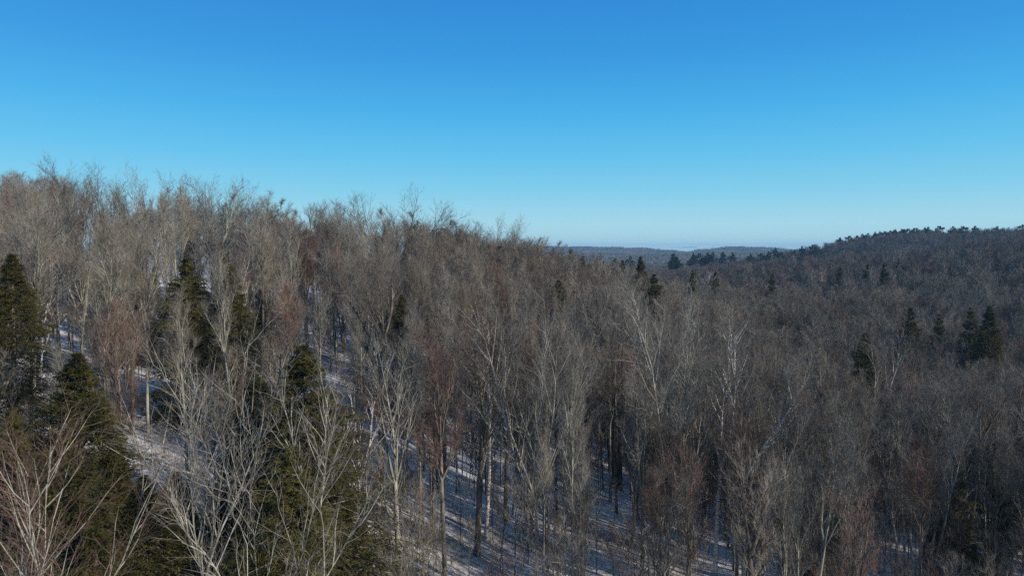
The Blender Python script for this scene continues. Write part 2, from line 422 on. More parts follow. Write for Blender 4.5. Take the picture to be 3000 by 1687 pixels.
def white_pine(seed, H=22.0, W=4.5, nb=34, ncl=9, nn=12, clear=0.35):
    rng = np.random.default_rng(seed)
    trunk, wood, fol = Geo(), Geo(), Geo()
    P = walk((0, 0, -0.4), (0, 0, 1), H + 0.4, 10, 0.02, 0.04, rng)
    R = 0.014 * H * (1 - np.linspace(0, 1, 11)) ** 0.8 + 0.03
    trunk.add(*tubes(P[None], R[None], 6))
    lev = np.sort(rng.random(nb)); lev = (np.round(lev * 9) / 9 * 0.6 + lev * 0.4) * 0.97
    t = clear + (1 - clear) * lev
    pp, _ = along(P, t * 0.99)
    az = rng.uniform(0, 6.28, nb)
    L = W * (0.35 + 0.75 * np.sin(np.pi * np.clip(1 - lev, 0, 1) ** 0.8) ** 0.8) * rng.uniform(0.45, 1.2, nb)
    d = unit(np.stack([np.cos(az), np.sin(az), rng.uniform(0.0, 0.35, nb)], 1))
    e = pp + d * L[:, None]
    wood.add(*tubes(np.stack([pp, (pp + e) / 2, e], 1), np.stack([0.03 + L * .015, 0.02 + L * .01, L * 0], 1), 4))
    u = 0.35 + 0.7 * rng.random((nb, ncl))
    cb = (pp[:, None] + (e - pp)[:, None] * u[..., None] + rng.normal(0, 1, (nb, ncl, 3)) * np.array([0.7, 0.7, 0.5]))
    cb = np.concatenate([cb.reshape(-1, 3), P[-1] + rng.normal(0, 0.5, (ncl * 2, 3))])
    k = len(cb)
    lb = np.repeat(cb, nn, 0) + rng.normal(0, 0.22, (k * nn, 3)) * np.array([1, 1, .5])
    ld = unit(rng.normal(0, 1, (k * nn, 3)) + np.array([0, 0, 0.5])); n = len(lb)
    ln = rng.uniform(0.5, 1.1, n)
    fol.add(*tubes(np.stack([lb, lb + ld * ln[:, None]], 1), np.stack([np.full(n, 0.15), np.zeros(n)], 1), 3))
    return trunk, wood, fol

# ------------------------------------------------------------------ things
def put(o, x, y, rz, s=1.0, z=None, tilt=(0, 0)):
    o.location = (x, y, tz(x, y) if z is None else z); o.rotation_euler = (tilt[0], tilt[1], rz)
    o.scale = (s, s, s) if not hasattr(s, '__len__') else s

class Kind:
    """meshes of one tree form: parts for single trees, a joined mesh for the woods"""
    def __init__(s, name, parts, desc):
        s.name, s.parts, s.desc = name, parts, desc     # parts: list of (part_name, Geo, material)
        s.meshes = [(pn, g.mesh(s.name + '_' + pn, [m], smooth=(pn == 'trunk'))) for pn, g, m in parts]
    def instance(s, label, cat, group=None):
        r = link(D.objects.new(s.name, None)); r.empty_display_size = 0.5
        tag(r, label, cat, group)
        for pn, me in s.meshes:
            o = D.objects.new(pn, me); link(o, r)
        return r
    def joined(s):
        g = Geo(); mats = []
        for pn, gg, m in s.parts:
            if m not in mats: mats.append(m)
            g.merge(gg, mats.index(m))
        return g.mesh(s.name + '_joined', mats)

def bare_kind(seed, barkm, twigm, desc, limb_parts=True, **kw):
    t, ls, c = bare_tree(seed, **kw)
    if not limb_parts:
        for l in ls: t.merge(l)
        parts = [('trunk', t, barkm), ('crown', c, twigm)]
    else:
        big = sorted(ls, key=lambda g: -g.n)
        parts = [('trunk', t, barkm)] + [('limb', l, barkm) for l in ls] + [('crown', c, twigm)]
    return Kind('bare_tree', parts, desc)

G, B_, P_, W_ = M['grey'], M['brown'], M['pale'], M['birch']
tt, tg, tr = M['t_tan'], M['t_grey'], M['t_red']
# description keys must be true of the form
NARROW = 0.66
FORMS = [
    bare_kind(11, G, tt, 'grey wide-fanned', n3=8, n4=5, H=17, fork=0.50, leaders=4, spread=0.40 * NARROW, r0=.21),
    bare_kind(12, G, tt, 'grey single-stemmed', n3=8, n4=5, H=18, fork=0.50, leaders=1, spread=0.42 * NARROW, limbs=11, r0=.20, n2=6),
    bare_kind(13, B_, tr, 'reddish-twigged forked', n3=8, n4=5, H=16, fork=0.47, leaders=3, spread=0.36 * NARROW, r0=.18),
    bare_kind(14, G, tg, 'pale grey narrow-crowned', n3=8, n4=5, H=17.5, fork=0.62, leaders=3, spread=0.24 * NARROW, r0=.17),
    bare_kind(15, B_, tt, 'brown tall-trunked', n3=8, n4=5, H=19, fork=0.64, leaders=3, spread=0.38 * NARROW, r0=.24),
    bare_kind(16, P_, tt, 'pale-barked upswept', n3=8, n4=5, H=16, fork=0.46, leaders=3, spread=0.30 * NARROW, r0=.15),
    bare_kind(17, B_, tr, 'reddish-twigged slender', n3=8, n4=5, H=15.5, fork=0.52, leaders=1, spread=0.34 * NARROW, limbs=10, r0=.13, n2=6),
    bare_kind(18, G, tg, 'grey twin-stemmed', n3=8, n4=5, H=16, fork=0.6, leaders=2, spread=0.26 * NARROW, stems=2, r0=.17, n2=6),
    bare_kind(19, W_, tr, 'white-barked birch', n3=8, n4=5, H=16, fork=0.5, leaders=2, spread=0.22 * NARROW, r0=.13, n2=8, limbs=5),
    bare_kind(20, G, tt, 'grey round-crowned', n3=8, n4=5, H=16, fork=0.45, leaders=5, spread=0.55 * NARROW, r0=.24, n2=7),
]
MID = [bare_kind(30 + i, b, t, '', False, H=h, fork=f, leaders=l, spread=s * NARROW, r0=.19, n2=6, n3=9, n4=7, tw=0.011, l4=0.75, limbs=8)
       for i, (b, t, h, f, l, s) in enumerate([(G, tt, 17, .42, 4, .42), (G, tt, 18, .45, 1, .4), (B_, tr, 16, .4, 3, .38), (G, tg, 17, .5, 3, .3), (B_, tt, 18, .45, 4, .45), (P_, tt, 16, .45, 3, .33), (B_, tr, 15.5, .4, 5, .5), (B_, tt, 16, .4, 1, .42)])]
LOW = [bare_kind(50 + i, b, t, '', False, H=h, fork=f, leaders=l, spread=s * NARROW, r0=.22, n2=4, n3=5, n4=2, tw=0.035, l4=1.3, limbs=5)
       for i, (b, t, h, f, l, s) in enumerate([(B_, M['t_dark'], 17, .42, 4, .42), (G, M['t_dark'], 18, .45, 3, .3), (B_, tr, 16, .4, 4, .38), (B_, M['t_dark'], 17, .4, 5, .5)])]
SAPS = [bare_kind(70 + i, b, t, '', False, H=h, fork=.3, leaders=1, spread=.32, r0=.05, limbs=9, n2=3, n3=4, n4=3, tw=0.006, l4=0.45)
        for i, (b, t, h) in enumerate([(B_, tr, 7), (B_, tt, 9), (G, tt, 6), (B_, tg, 8)])]
for k_ in SAPS: k_.name = 'sapling'

def con_kind(gen, name, wood_m, leaf_m, desc, **kw):
    t, wd, f = gen(**kw)
    return Kind(name, [('trunk', t, M['brown']), ('branches', wd, M['brown']), ('foliage', f, leaf_m)], desc)
HEM = [con_kind(hemlock, 'hemlock', B_, M['needle'], 'dense', seed=1, H=16, W=3.4, nb=250, ns=11, nl=12, leaf=.27, lw=.07, point=1.0),
       con_kind(hemlock, 'hemlock', B_, M['needle'], 'ragged', seed=2, H=17, W=3.9, nb=210, ns=11, nl=12, gaps=.28, leaf=.27, lw=.07, point=1.0),
       con_kind(hemlock, 'hemlock', B_, M['needle'], 'narrow', seed=3, H=14, W=2.7, nb=180, ns=10, nl=10, point=.95, leaf=.27, lw=.07)]
NEARHEM = [con_kind(hemlock, 'hemlock', B_, M['needle'], 'broad', seed=21, H=16, W=5.0, nb=380, ns=13, nl=10, leaf=.24, lw=.06, point=1.05, gaps=.2, base=.02),
       con_kind(hemlock, 'hemlock', B_, M['needle'], 'broad', seed=22, H=16, W=4.6, nb=340, ns=13, nl=10, leaf=.24, lw=.06, point=0.95, gaps=.28, base=.02)]
HEML = [con_kind(hemlock, 'hemlock', B_, M['needle'], '', seed=5, H=16, W=3.4, nb=110, ns=5, nl=5, leaf=.6, lw=.22),
        con_kind(hemlock, 'hemlock', B_, M['needle'], '', seed=6, H=15, W=3.8, nb=100, ns=5, nl=5, leaf=.6, lw=.22, gaps=.3)]
PIN = [con_kind(white_pine, 'pine_tree', B_, M['pine'], '', seed=s) for s in (1, 2, 3)]

# ---- woods made of many trees: one object, geometry nodes over points
def woods(name, kinds, pts, label, cat):
    """pts: rows x, y, z, rotation, scale, index"""
    col = D.collections.new(name + '_forms')
    for i, k in enumerate(kinds):
        o = D.objects.new('%s_form_%02d' % (name, i), k if isinstance(k, bpy.types.Mesh) else k.joined()); col.objects.link(o)
    pts = np.array(pts, float)
    me = D.meshes.new(name); me.vertices.add(len(pts)); me.vertices.foreach_set('co', pts[:, :3].astype(np.float32).ravel())
    for an, ty, cx in (('turn', 'FLOAT', 3), ('size', 'FLOAT', 4), ('form', 'INT', 5)):
        at = me.attributes.new(an, ty, 'POINT'); at.data.foreach_set('value', pts[:, cx].astype(np.int32 if ty == 'INT' else np.float32))
    ob = link(D.objects.new(name, me)); tag(ob, label, cat, kind='stuff')
    ng = D.node_groups.new(name, 'GeometryNodeTree')
    ng.interface.new_socket('Geometry', in_out='INPUT', socket_type='NodeSocketGeometry')
    ng.interface.new_socket('Geometry', in_out='OUTPUT', socket_type='NodeSocketGeometry')
    N = ng.nodes.new; Lk = ng.links.new
    gi, go = N('NodeGroupInput'), N('NodeGroupOutput')
    ci = N('GeometryNodeCollectionInfo'); ci.inputs['Collection'].default_value = col
    ci.inputs['Separate Children'].default_value = True; ci.inputs['Reset Children'].default_value = True
    ip = N('GeometryNodeInstanceOnPoints'); ip.inputs['Pick Instance'].default_value = True
    def attr(n, ty):
        a = N('GeometryNodeInputNamedAttribute'); a.data_type = ty; a.inputs['Name'].default_value = n; return [o for o in a.outputs if o.enabled][0]
    cx = N('ShaderNodeCombineXYZ'); Lk(attr('turn', 'FLOAT'), cx.inputs[2])
    er = N('FunctionNodeEulerToRotation'); Lk(cx.outputs[0], er.inputs[0])
    Lk(gi.outputs[0], ip.inputs['Points']); Lk(ci.outputs[0], ip.inputs['Instance'])
    Lk(attr('form', 'INT'), ip.inputs['Instance Index']); Lk(er.outputs[0], ip.inputs['Rotation']); Lk(attr('size', 'FLOAT'), ip.inputs['Scale'])
    Lk(ip.outputs[0], go.inputs[0])
    md = ob.modifiers.new('woods', 'NODES'); md.node_group = ng
    return ob

RNG = np.random.default_rng(7)

# ------------------------------------------------------------------ trees one can point at
# (x px, base py, top py) are measured in the photograph; the tree then stands on the terrain there
screen_boxes = []      # keep later trees from standing right in front of the conifers
def place(kind, px, pbase, ptop, label, cat, H, group=None, rz=None, wide=1.0, dist=None, block=0):
    if dist is None: x, y = hit(px, pbase)
    else: d = ray(px, 700); x, y = d[0] * dist, dist
    z = tz(x, y)
    dt = ray(px, ptop); h = dt[2] * y - z
    s = max(0.3, h / H)
    r = kind.instance(label, cat, group)
    put(r, x, y, RNG.uniform(0, 6.28) if rz is None else rz, (s * wide, s * wide, s), z)
    if block: screen_boxes.append((px, ptop, pbase, block, y))
    return r, x, y, z, h
HERO = []
def solve(px, ptop, h, hint, span=0.45):
    """the distance near the hint at which a tree of height h standing on the terrain has its top at that height in view"""
    d = ray(px, ptop); y = np.arange(hint * (1 - span), hint * (1 + span), 0.5)
    g = np.abs(d[2] * y - terrain(d[0] * y, y) - h) + 0.04 * np.abs(y - hint)
    return float(y[np.argmin(g)])
def hero(seed, px, pb, pt, label, barkm, twigm, rz=None, dist=None, cat='tree', group=None, name='bare_tree', clear=0, **kw):
    k = bare_kind(seed, barkm, twigm, '', **kw); k.name = name
    if dist is not None and dist > 60: dist = solve(px, pt, kw.get('H', 17), dist)
    r, x, y, z, h = place(k, px, pb, pt, label, cat, kw.get('H', 17), group, rz=rz if rz is not None else 0.0, dist=dist)
    HERO.append((x, y))
    if clear: screen_boxes.append((px, pt, pb if pb < 1350 else 1350, clear, y))
    return r

hero(101, 505, 1560, 1040, 'pale grey forked tree with slim upswept limbs at bottom left', G, tg, H=14, fork=.45, leaders=5, spread=.28, r0=.10, limbs=6, n3=5, dist=31, n4=4)
hero(102, 540, 1300, 850, 'thick gnarled old tree with heavy spreading limbs behind the forked pale tree', P_, tt, H=16, fork=.42, leaders=6, spread=.75, r0=.17, limbs=6, gnarl=1.8, n3=4, low=2, dist=42, n4=4)
hero(103, 808, 1530, 960, 'slender pale tree standing before the big dark hemlock', G, tg, H=15, fork=.5, leaders=3, spread=.33, r0=.09, limbs=5, n3=4, dist=37, n4=4)
hero(104, -30, 1560, 1170, 'pale tree at the bottom left corner fanning out to the right', G, tr, H=12, fork=.25, leaders=5, spread=.48, r0=.065, lean=(.25, 0), limbs=7, n3=6, dist=26, n4=5)
hero(105, 640, 1620, 1230, 'small pale tree with crooked limbs at the foot of the big hemlock', P_, tt, H=11, fork=.4, leaders=4, spread=.6, r0=.07, gnarl=1.5, n2=6, n3=5, dist=30, n4=4)
hero(106, 907, 1449, 960, 'thin pinkish-white birch at the right edge of the big hemlock', W_, tr, H=15, fork=.5, leaders=3, spread=.20, r0=.14, limbs=5, n3=6)
hero(107, 1005, 1449, 880, 'grey tree with low left limb at the bottom of the snowy hollow', G, tg, H=17, fork=.42, leaders=4, spread=.30, r0=.24, limbs=7, n3=6, low=1, clear=14)
hero(108, 1350, 1470, 850, 'big grey tree with wide forked limbs at bottom centre', G, tg, H=18, fork=.32, leaders=6, spread=.50, r0=.17, limbs=8, n3=7, low=1)
hero(109, 1200, 1395, 840, 'dark straight trunk beside the white birch in the hollow', B_, tt, H=19, fork=.6, leaders=3, spread=.3, r0=.28, n3=6)
hero(110, 1222, 1360, 800, 'bright white birch leaning right in the snowy hollow', W_, tr, H=18, fork=.6, leaders=4, spread=.24, r0=.19, lean=(.06, 0), n3=8, clear=20)
hero(111, 960, 1225, 690, 'thick brown trunk alone on the open snow', B_, tt, H=19, fork=.62, leaders=4, spread=.35, r0=.33, n3=7, clear=14)
hero(112, 1545, 1215, 720, 'left one of two thick dark trunks side by side on the snow', B_, tt, H=19, fork=.55, leaders=3, spread=.36, r0=.34, group='pair of thick dark trunks', clear=18)
hero(113, 1557, 1232, 740, 'right one of two thick dark trunks side by side on the snow', B_, tt, H=19, fork=.58, leaders=3, spread=.36, r0=.30, group='pair of thick dark trunks')
hero(114, 150, 930, 560, 'big pale multi-limbed tree on the left hillside above the dark hemlock', P_, tt, H=18, fork=.3, leaders=6, spread=.55, r0=.27, limbs=8, n3=9, clear=16)
hero(115, 245, 960, 640, 'mottled pale trunk just right of the big left hillside tree', P_, tt, H=17, fork=.5, leaders=3, spread=.4, r0=.15)
hero(116, 425, 850, 640, 'pale straight tree before the dark hemlocks of the left slope', P_, tt, H=16, fork=.45, leaders=4, spread=.34, r0=.2)
hero(117, 488, 850, 655, 'pale tree with one crooked fork before the dark hemlocks', P_, tt, H=15, fork=.45, leaders=3, spread=.55, r0=.2, gnarl=1.6)
hero(118, 548, 690, 468, 'tall fan-shaped tree rising above the left skyline', G, tg, H=18, fork=.35, leaders=6, spread=.40, r0=.3, dist=118, clear=34, n4=8)
hero(119, 990, 700, 536, 'broad round-crowned tree on the skyline left of centre', B_, tt, H=17, fork=.35, leaders=7, spread=.75, r0=.34, limbs=10, n3=11, dist=120, clear=36, n4=8)
hero(120, 390, 680, 468, 'dense round-topped tree on the left skyline', P_, tt, H=18, fork=.35, leaders=6, spread=.48, r0=.3, dist=122, clear=18)
hero(121, 190, 700, 440, 'tall dark-limbed tree on the far left skyline', B_, tr, H=18, fork=.35, leaders=5, spread=.42, r0=.3, dist=128, clear=24)
hero(122, 1268, 640, 566, 'topmost small tree on the skyline at the centre', G, tg, H=17, fork=.4, leaders=4, spread=.35, r0=.2, dist=172)
hero(123, 1800, 1449, 830, 'pale birch with twin leaders at the bottom right of centre', W_, tg, H=17, fork=.45, leaders=2, spread=.2, r0=.16, limbs=5, clear=12)
hero(124, 1735, 1449, 880, 'straight grey tree left of the twin birch', G, tg, H=17, fork=.4, leaders=3, spread=.22, r0=.15)
hero(125, 1870, 1500, 900, 'white birch leaning to the right in the valley foreground', W_, tt, H=16, fork=.5, leaders=2, spread=.25, r0=.10, lean=(.1, 0), limbs=5)
hero(126, 2215, 1230, 830, 'pale tree with a broken side limb in the right valley', P_, tt, H=17, fork=.45, leaders=3, spread=.40, r0=.2, clear=16)
hero(127, 2290, 1449, 950, 'silver tree with spreading forks at the lower right', P_, tr, H=16, fork=.35, leaders=4, spread=.38, r0=.15, dist=62)
hero(128, 1660, 1449, 760, 'tall grey tree rising right of the hollow', G, tg, H=19, fork=.45, leaders=4, spread=.35, r0=.17)
hero(129, 1120, 1449, 830, 'slim brown tree in the middle of the hollow', B_, tr, H=18, fork=.55, leaders=3, spread=.25, r0=.17)
hero(130, 1270, 1200, 845, 'reddish-crowned tree behind the white birch', B_, tr, H=17, fork=.4, leaders=6, spread=.5, r0=.2, n3=11, dist=72)

# hemlocks
def hem(i, px, pb, pt, wpx, label, dist=None, H=None, group=None, low=False):
    near = dist is not None and dist < 172 and wpx >= 70
    k = (HEML if low else HEM)[i] if not near else NEARHEM[i % 2]
    Hk = {True: [16, 15], False: [16, 17, 14]}[low][i]
    Wk = {True: [3.4, 3.8], False: [3.4, 3.9, 2.7]}[low][i]
    if near: Hk, Wk = 16, [5.0, 4.6][i % 2]
    if dist is None: x, y = hit(px, pb)
    else:
        if dist > 60: dist = solve(px, pt, Hk * 1.0, dist, 0.2)
        d = ray(px, 700); x, y = d[0] * dist, dist
    z = tz(x, y); h = ray(px, pt)[2] * y - z; s = h / Hk
    wide = max((wpx * PX / FPX * y / 2) / Wk * ((2.0 if dist < 60 else 1.5) if near else 1.15), 1.0 * s); wide = min(wide, (1.6 if near else 1.35) * s)
    r = k.instance(label, 'hemlock', group); put(r, x, y, RNG.uniform(0, 6.28), (wide, wide, s), z)
    screen_boxes.append((px, pt, min(1500, pt + (pb - pt) * (0.75 if y < 90 else 0.34)), wpx * (0.42 if y < 90 else 0.36), y))
    HERO.append((x, y))
hem(0, 195, 1400, 885, 330, 'big dark hemlock in front of the left hillside tree', dist=38)
hem(1, 135, 1560, 1110, 300, 'olive hemlock low at the left behind the fanning pale tree', dist=31)
hem(1, 0, 1500, 1030, 200, 'olive hemlock cut by the left edge low down', dist=34)
hem(2, 645, 1330, 940, 230, 'dark hemlock just left of the biggest hemlock', dist=46)
hem(0, 775, 1520, 870, 330, 'biggest dark hemlock left of the snowy hollow', dist=41)
hem(1, 720, 1600, 1130, 300, 'olive hemlock at the foot of the biggest hemlock', dist=34)
hem(2, 330, 1600, 1200, 260, 'dark hemlock low between the two pale foreground trees', dist=33)
hem(0, 60, 1560, 1290, 300, 'low dark hemlock under the fanning pale tree', dist=33)
hem(1, 270, 1500, 1130, 260, 'dark hemlock right behind the low olive one at left', dist=39)
hem(0, 430, 1500, 1180, 240, 'dark hemlock behind the forked pale tree', dist=42)
hem(1, 560, 1480, 1160, 200, 'dark hemlock below the gnarled old tree', dist=46)
hem(0, 850, 1500, 1180, 190, 'dark hemlock at the right foot of the biggest hemlock', dist=44)
hem(1, 600, 1600, 1330, 240, 'low hemlock among the crooked pale limbs', dist=34)
hem(0, 230, 1600, 1320, 300, 'low olive hemlock at the bottom left', dist=30)
hem(1, 465, 860, 650, 240, 'broad dark hemlock on the left slope', dist=76)
hem(0, 590, 870, 670, 200, 'right neighbour of the broad hemlock on the left slope', dist=78)
hem(0, 20, 850, 640, 200, 'dark hemlock at the left edge on the hillside', dist=66)
hem(2, 985, 760, 652, 44, 'small pointed hemlock under the round-crowned skyline tree', dist=112)
hem(0, 1010, 880, 740, 120, 'dark hemlock half hidden in the middle of the slope', dist=98)
hem(0, 1345, 900, 720, 130, 'dark hemlock left in the hidden clump below the centre ridge', dist=112)
hem(1, 1410, 920, 705, 130, 'dark hemlock right in the hidden clump below the centre ridge', dist=116)
hem(2, 1428, 720, 622, 34, 'tiny dark hemlock at the foot of the blue hills', dist=205)
hem(2, 1472, 740, 638, 46, 'small pointed hemlock alone right of the centre ridge', dist=185)
hem(1, 1570, 760, 655, 90, 'olive hemlock with a blunt top behind the pointed pair', dist=170)
hem(0, 1610, 800, 645, 80, 'tallest olive hemlock right of the centre', dist=165)
hem(1, 1640, 860, 690, 120, 'lower bushy hemlock beneath the tallest olive one', dist=150)
hem(2, 1650, 900, 770, 90, 'dark shaded hemlock at the bottom of the olive clump', dist=135)
hem(2, 1740, 760, 680, 44, 'small olive hemlock top among bare crowns right of centre', dist=190)
hem(1, 1795, 780, 682, 50, 'ragged small hemlock between bare crowns in mid valley', dist=195)
hem(2, 1950, 780, 685, 34, 'lone pointed hemlock in the mid valley', dist=200)
hem(2, 2118, 770, 668, 50, 'left pointed hemlock of the valley cluster', dist=235)
hem(0, 2183, 760, 662, 48, 'middle pointed hemlock of the valley cluster', dist=240)
hem(0, 2228, 790, 662, 66, 'widest hemlock of the valley cluster', dist=225)
hem(1, 2262, 720, 650, 50, 'thin-topped hemlock above the valley cluster', dist=285)
hem(1, 2330, 800, 690, 70, 'dark hemlock right of the valley cluster', dist=220)
hem(0, 2440, 770, 680, 60, 'dark hemlock on the right valley side', dist=240)
hem(1, 2540, 820, 695, 90, 'dark hemlock near the right edge of the valley side', dist=210)
hem(1, 2300, 930, 775, 120, 'olive hemlock in the middle of the right valley', dist=120)
hem(2, 2365, 920, 790, 60, 'narrow olive hemlock beside the middle valley one', dist=122)
hem(2, 2435, 930, 775, 60, 'slim hemlock between the olive ones at right', dist=118)
hem(0, 2500, 960, 770, 130, 'large olive hemlock near the right edge', dist=112)
hem(1, 2185, 1060, 840, 130, 'dark shaded hemlock in the right valley hollow', dist=96)
hem(2, 2062, 1090, 930, 70, 'slim yellowish hemlock alone among the bare trees', dist=80)
hem(1, 2480, 1500, 1370, 200, 'low dark hemlock at the bottom right corner', dist=58)

# ------------------------------------------------------------------ the forest around them
def blocked(x, y, z, h):
    px, pt, dep = project(x, y, z + h)
    _, pb, _ = project(x, y, z)
    half = 2.6 * FPX / dep / PX
    for bx, bt, bb, bw, by in screen_boxes:
        if y < by and abs(px - bx) < bw + half * 0.6 and pt < bb - (bb - bt) * 0.25: return True
    return False
def scatter(spacing, x0, x1, y0, y1, rng, jit=0.42):
    gx = np.arange(x0, x1, spacing); gy = np.arange(y0, y1, spacing)
    X, Y = np.meshgrid(gx, gy); X = X + rng.uniform(-jit, jit, X.shape) * spacing; Y = Y + rng.uniform(-jit, jit, Y.shape) * spacing
    return X.ravel(), Y.ravel()
def noise2(x, y, s, k=0):
    return np.sin(x / s + k) * np.sin(y / s * 1.3 + k * 2) + 0.6 * np.sin(x / s * 2.3 + y / s * 1.7 + k)

screen_boxes += [(530, 835, 1010, 120, 82), (800, 855, 985, 40, 88)]     # the snowy openings on the slope
X, Y = scatter(3.8, -260, 330, -40, 262, RNG)
Xb, Yb = scatter(4.4, -34, 24, 50, 104, RNG); X = np.r_[X, Xb]; Y = np.r_[Y, Yb]      # slender stems standing close together in the hollow
U = X / np.maximum(Y, 1)
Zt = terrain(X, Y)
keep = np.ones(len(X), bool)
keep &= ~((Y < 14) & (X < 24))
keep &= ~((U > -0.40) & (U < 0.22) & (Y < 50))            # the open hollow in front of the camera
keep &= ~((U <= -0.40) & (Y < 44) & (X > -60))
keep &= ~((U > 0.22) & (Y < 40) & (U < 0.9))
keep &= ~((X < -60) & (Y < 30)); keep &= (U > -1.1)
keep &= ~((Y > 60) & (U > 1.25))
hollow = (U > -0.27) & (U < 0.18) & (Y > 44) & (Y < 88)
keep &= ~(hollow & (RNG.random(len(X)) < 0.12))
keep &= ~((U < -0.15) & (Y > 112) & (RNG.random(len(X)) < 0.6)); keep &= ~((U < -0.2) & (Y > 150))
keep &= ~((U < -0.25) & (U > -.55) & (Y > 62) & (Y < 100) & (RNG.random(len(X)) < 0.5))
keep &= ~((X > 6) & (X < 75) & (Y < 46) & (Y > -40) & (RNG.random(len(X)) < 0.6))
keep &= ~((U > -.52) & (U < -.27) & (Y > 42) & (Y < 64) & (RNG.random(len(X)) < 0.5))
X, Y, Zt, U = X[keep], Y[keep], Zt[keep], U[keep]
HX = np.array(HERO)
near_list, wood_pts = [], []
order = np.argsort(Y)
for i in order:
    x, y, z, u = X[i], Y[i], Zt[i], U[i]
    if np.min(np.hypot(HX[:, 0] - x, HX[:, 1] - y)) < 1.9: continue
    vis = y > 20 and abs(u) < 0.80
    red = noise2(x, y, 17, 1) > 0.35
    if vis and y < 230 and blocked(x, y, z, 16) and RNG.random() < (0.9 if y < 60 else 0.72): continue
    near = y < 110
    if near:
        pr = np.array([3, 3, 1.5, 3, 2.2, 1.6, 1.5, 1.6, 0.7, 1.6]);
        if red: pr[[2, 6]] *= 1.9
        if y < 92 and u > -0.3 and u < 0.2: pr[[0, 2, 5, 6, 9]] *= 0.1; pr[[3, 4]] *= 2; pr[1] *= 1.8
        if u > 0.3: pr[[0, 3, 5, 9]] *= 0.55
        f = RNG.choice(10, p=pr / pr.sum())
    else:
        pr = np.array([2.4, 2, 1.2, 2, 2, 1.2, 1.0, 1.4])
        if red: pr[[2, 6]] *= 2
        f = 10 + RNG.choice(8, p=pr / pr.sum())
    s = RNG.uniform(0.66, 1.08)
    rec = (x, y, z, RNG.uniform(0, 6.28), s, f)
    if vis and near: near_list.append(rec)
    else: wood_pts.append(rec)
near_list.sort(key=lambda r: r[1])
wood_pts += near_list[285:]
near_list = near_list[:285]
woods('bare_woods', FORMS + MID, wood_pts, 'dense bare winter woods covering the slopes behind the nearest trees', 'woods')

# single trees: labels by look and by the landmark they stand nearest to
MARKS = [(505, 31, 'the forked pale foreground tree'), (775, 41, 'the biggest hemlock'), (195, 38, 'the dark left hemlock'), (907, 55, 'the pinkish birch'), (960, 75, 'the thick brown trunk'),
         (1222, 60, 'the leaning white birch'), (1350, 54, 'the wide-forked grey tree'), (1550, 82, 'the paired dark trunks'), (1800, 60, 'the twin-leader birch'), (1735, 95, 'the valley floor birches'), (2062, 80, 'the slim yellowish hemlock'),
         (2215, 82, 'the broken-limbed pale tree'), (2290, 58, 'the silver lower-right tree'), (2400, 110, 'the olive valley hemlocks'), (150, 70, 'the big hillside tree'), (465, 76, 'the broad slope hemlock'),
         (990, 112, 'the round skyline tree'), (1380, 112, 'the hidden dark hemlocks'), (1010, 95, 'the half-hidden hemlock'), (2480, 58, 'the low corner hemlock'), (548, 115, 'the fan-shaped skyline tree'), (1640, 150, 'the tall olive hemlocks'), (1950, 235, 'the lone mid-valley hemlock'), (2180, 200, 'the valley hemlock cluster'), (2500, 135, 'the large right-edge hemlock'), (2100, 120, 'the shaded valley hemlock'), (1600, 110, 'the ridge-foot crowns'), (300, 90, 'the left slope opening'), (2540, 90, 'the right edge')]
def where(x, y, z):
    px, _, _ = project(x, y, z)
    m = min(MARKS, key=lambda m: abs(m[0] - px) / 90 + abs(m[1] - y) / 9)
    dx = px - m[0]; dy = y - m[1]
    side = '' if abs(dx) < 45 else ('left of' if dx < 0 else 'right of')
    dep = '' if abs(dy) < 7 and side else ('before' if dy < 0 else 'behind')
    return (dep + ', ' + side if dep and side else dep or side) + ' ' + m[2], px
ORD = ['leftmost', 'second', 'third', 'fourth', 'fifth', 'sixth', 'seventh', 'eighth', 'ninth', 'tenth', 'eleventh', 'twelfth', 'thirteenth', 'fourteenth', 'fifteenth', 'sixteenth', 'seventeenth', 'eighteenth', 'nineteenth', 'twentieth']
from collections import defaultdict
def name_all(items, fmt):
    """items: (x, y, z, look, noun) -> labels that single each out"""
    gr = defaultdict(list)
    for i, (x, y, z, look, noun) in enumerate(items):
        wh, px = where(x, y, z); gr[(look, noun, wh)].append((px, i))
    lab = [None] * len(items)
    for (look, noun, wh), lst in gr.items():
        lst.sort(); n = len(lst); pl = noun + ('es' if noun.endswith('h') else 's')
        for j, (px, i) in enumerate(lst):
            if n == 1: lab[i] = '%s %s %s' % (look, noun, wh)
            elif n == 2: lab[i] = '%s of two %s %s %s' % (('left', 'right')[j], look, pl, wh)
            elif j == n - 1: lab[i] = 'rightmost of the %s %s %s' % (look, pl, wh)
            elif j == 0: lab[i] = 'leftmost of the %s %s %s' % (look, pl, wh)
            else: lab[i] = '%s from left of %s %s %s' % (ORD[min(j, 19)], look, pl, wh)
    return lab
labs = name_all([(r[0], r[1], r[2], FORMS[r[5]].desc.replace(' birch', ''), 'birch' if r[5] == 8 else 'tree') for r in near_list], None)
for (x, y, z, rz, sc, f), lb in zip(near_list, labs):
    px, _, _ = project(x, y, z)
    zn = 'on the left hillside' if px < 860 else 'in and above the snowy hollow' if px < 1600 else 'in the right valley'
    r = FORMS[f].instance(lb, 'birch' if f == 8 else 'tree', 'bare trees ' + zn)
    wd_ = sc * (RNG.uniform(0.55, 0.85) if -0.3 < x / y < 0.2 and y < 100 else RNG.uniform(0.75, 1.1))
    put(r, x, y, rz, (wd_, wd_, sc), z, (RNG.normal(0, .035), RNG.normal(0, .035)))

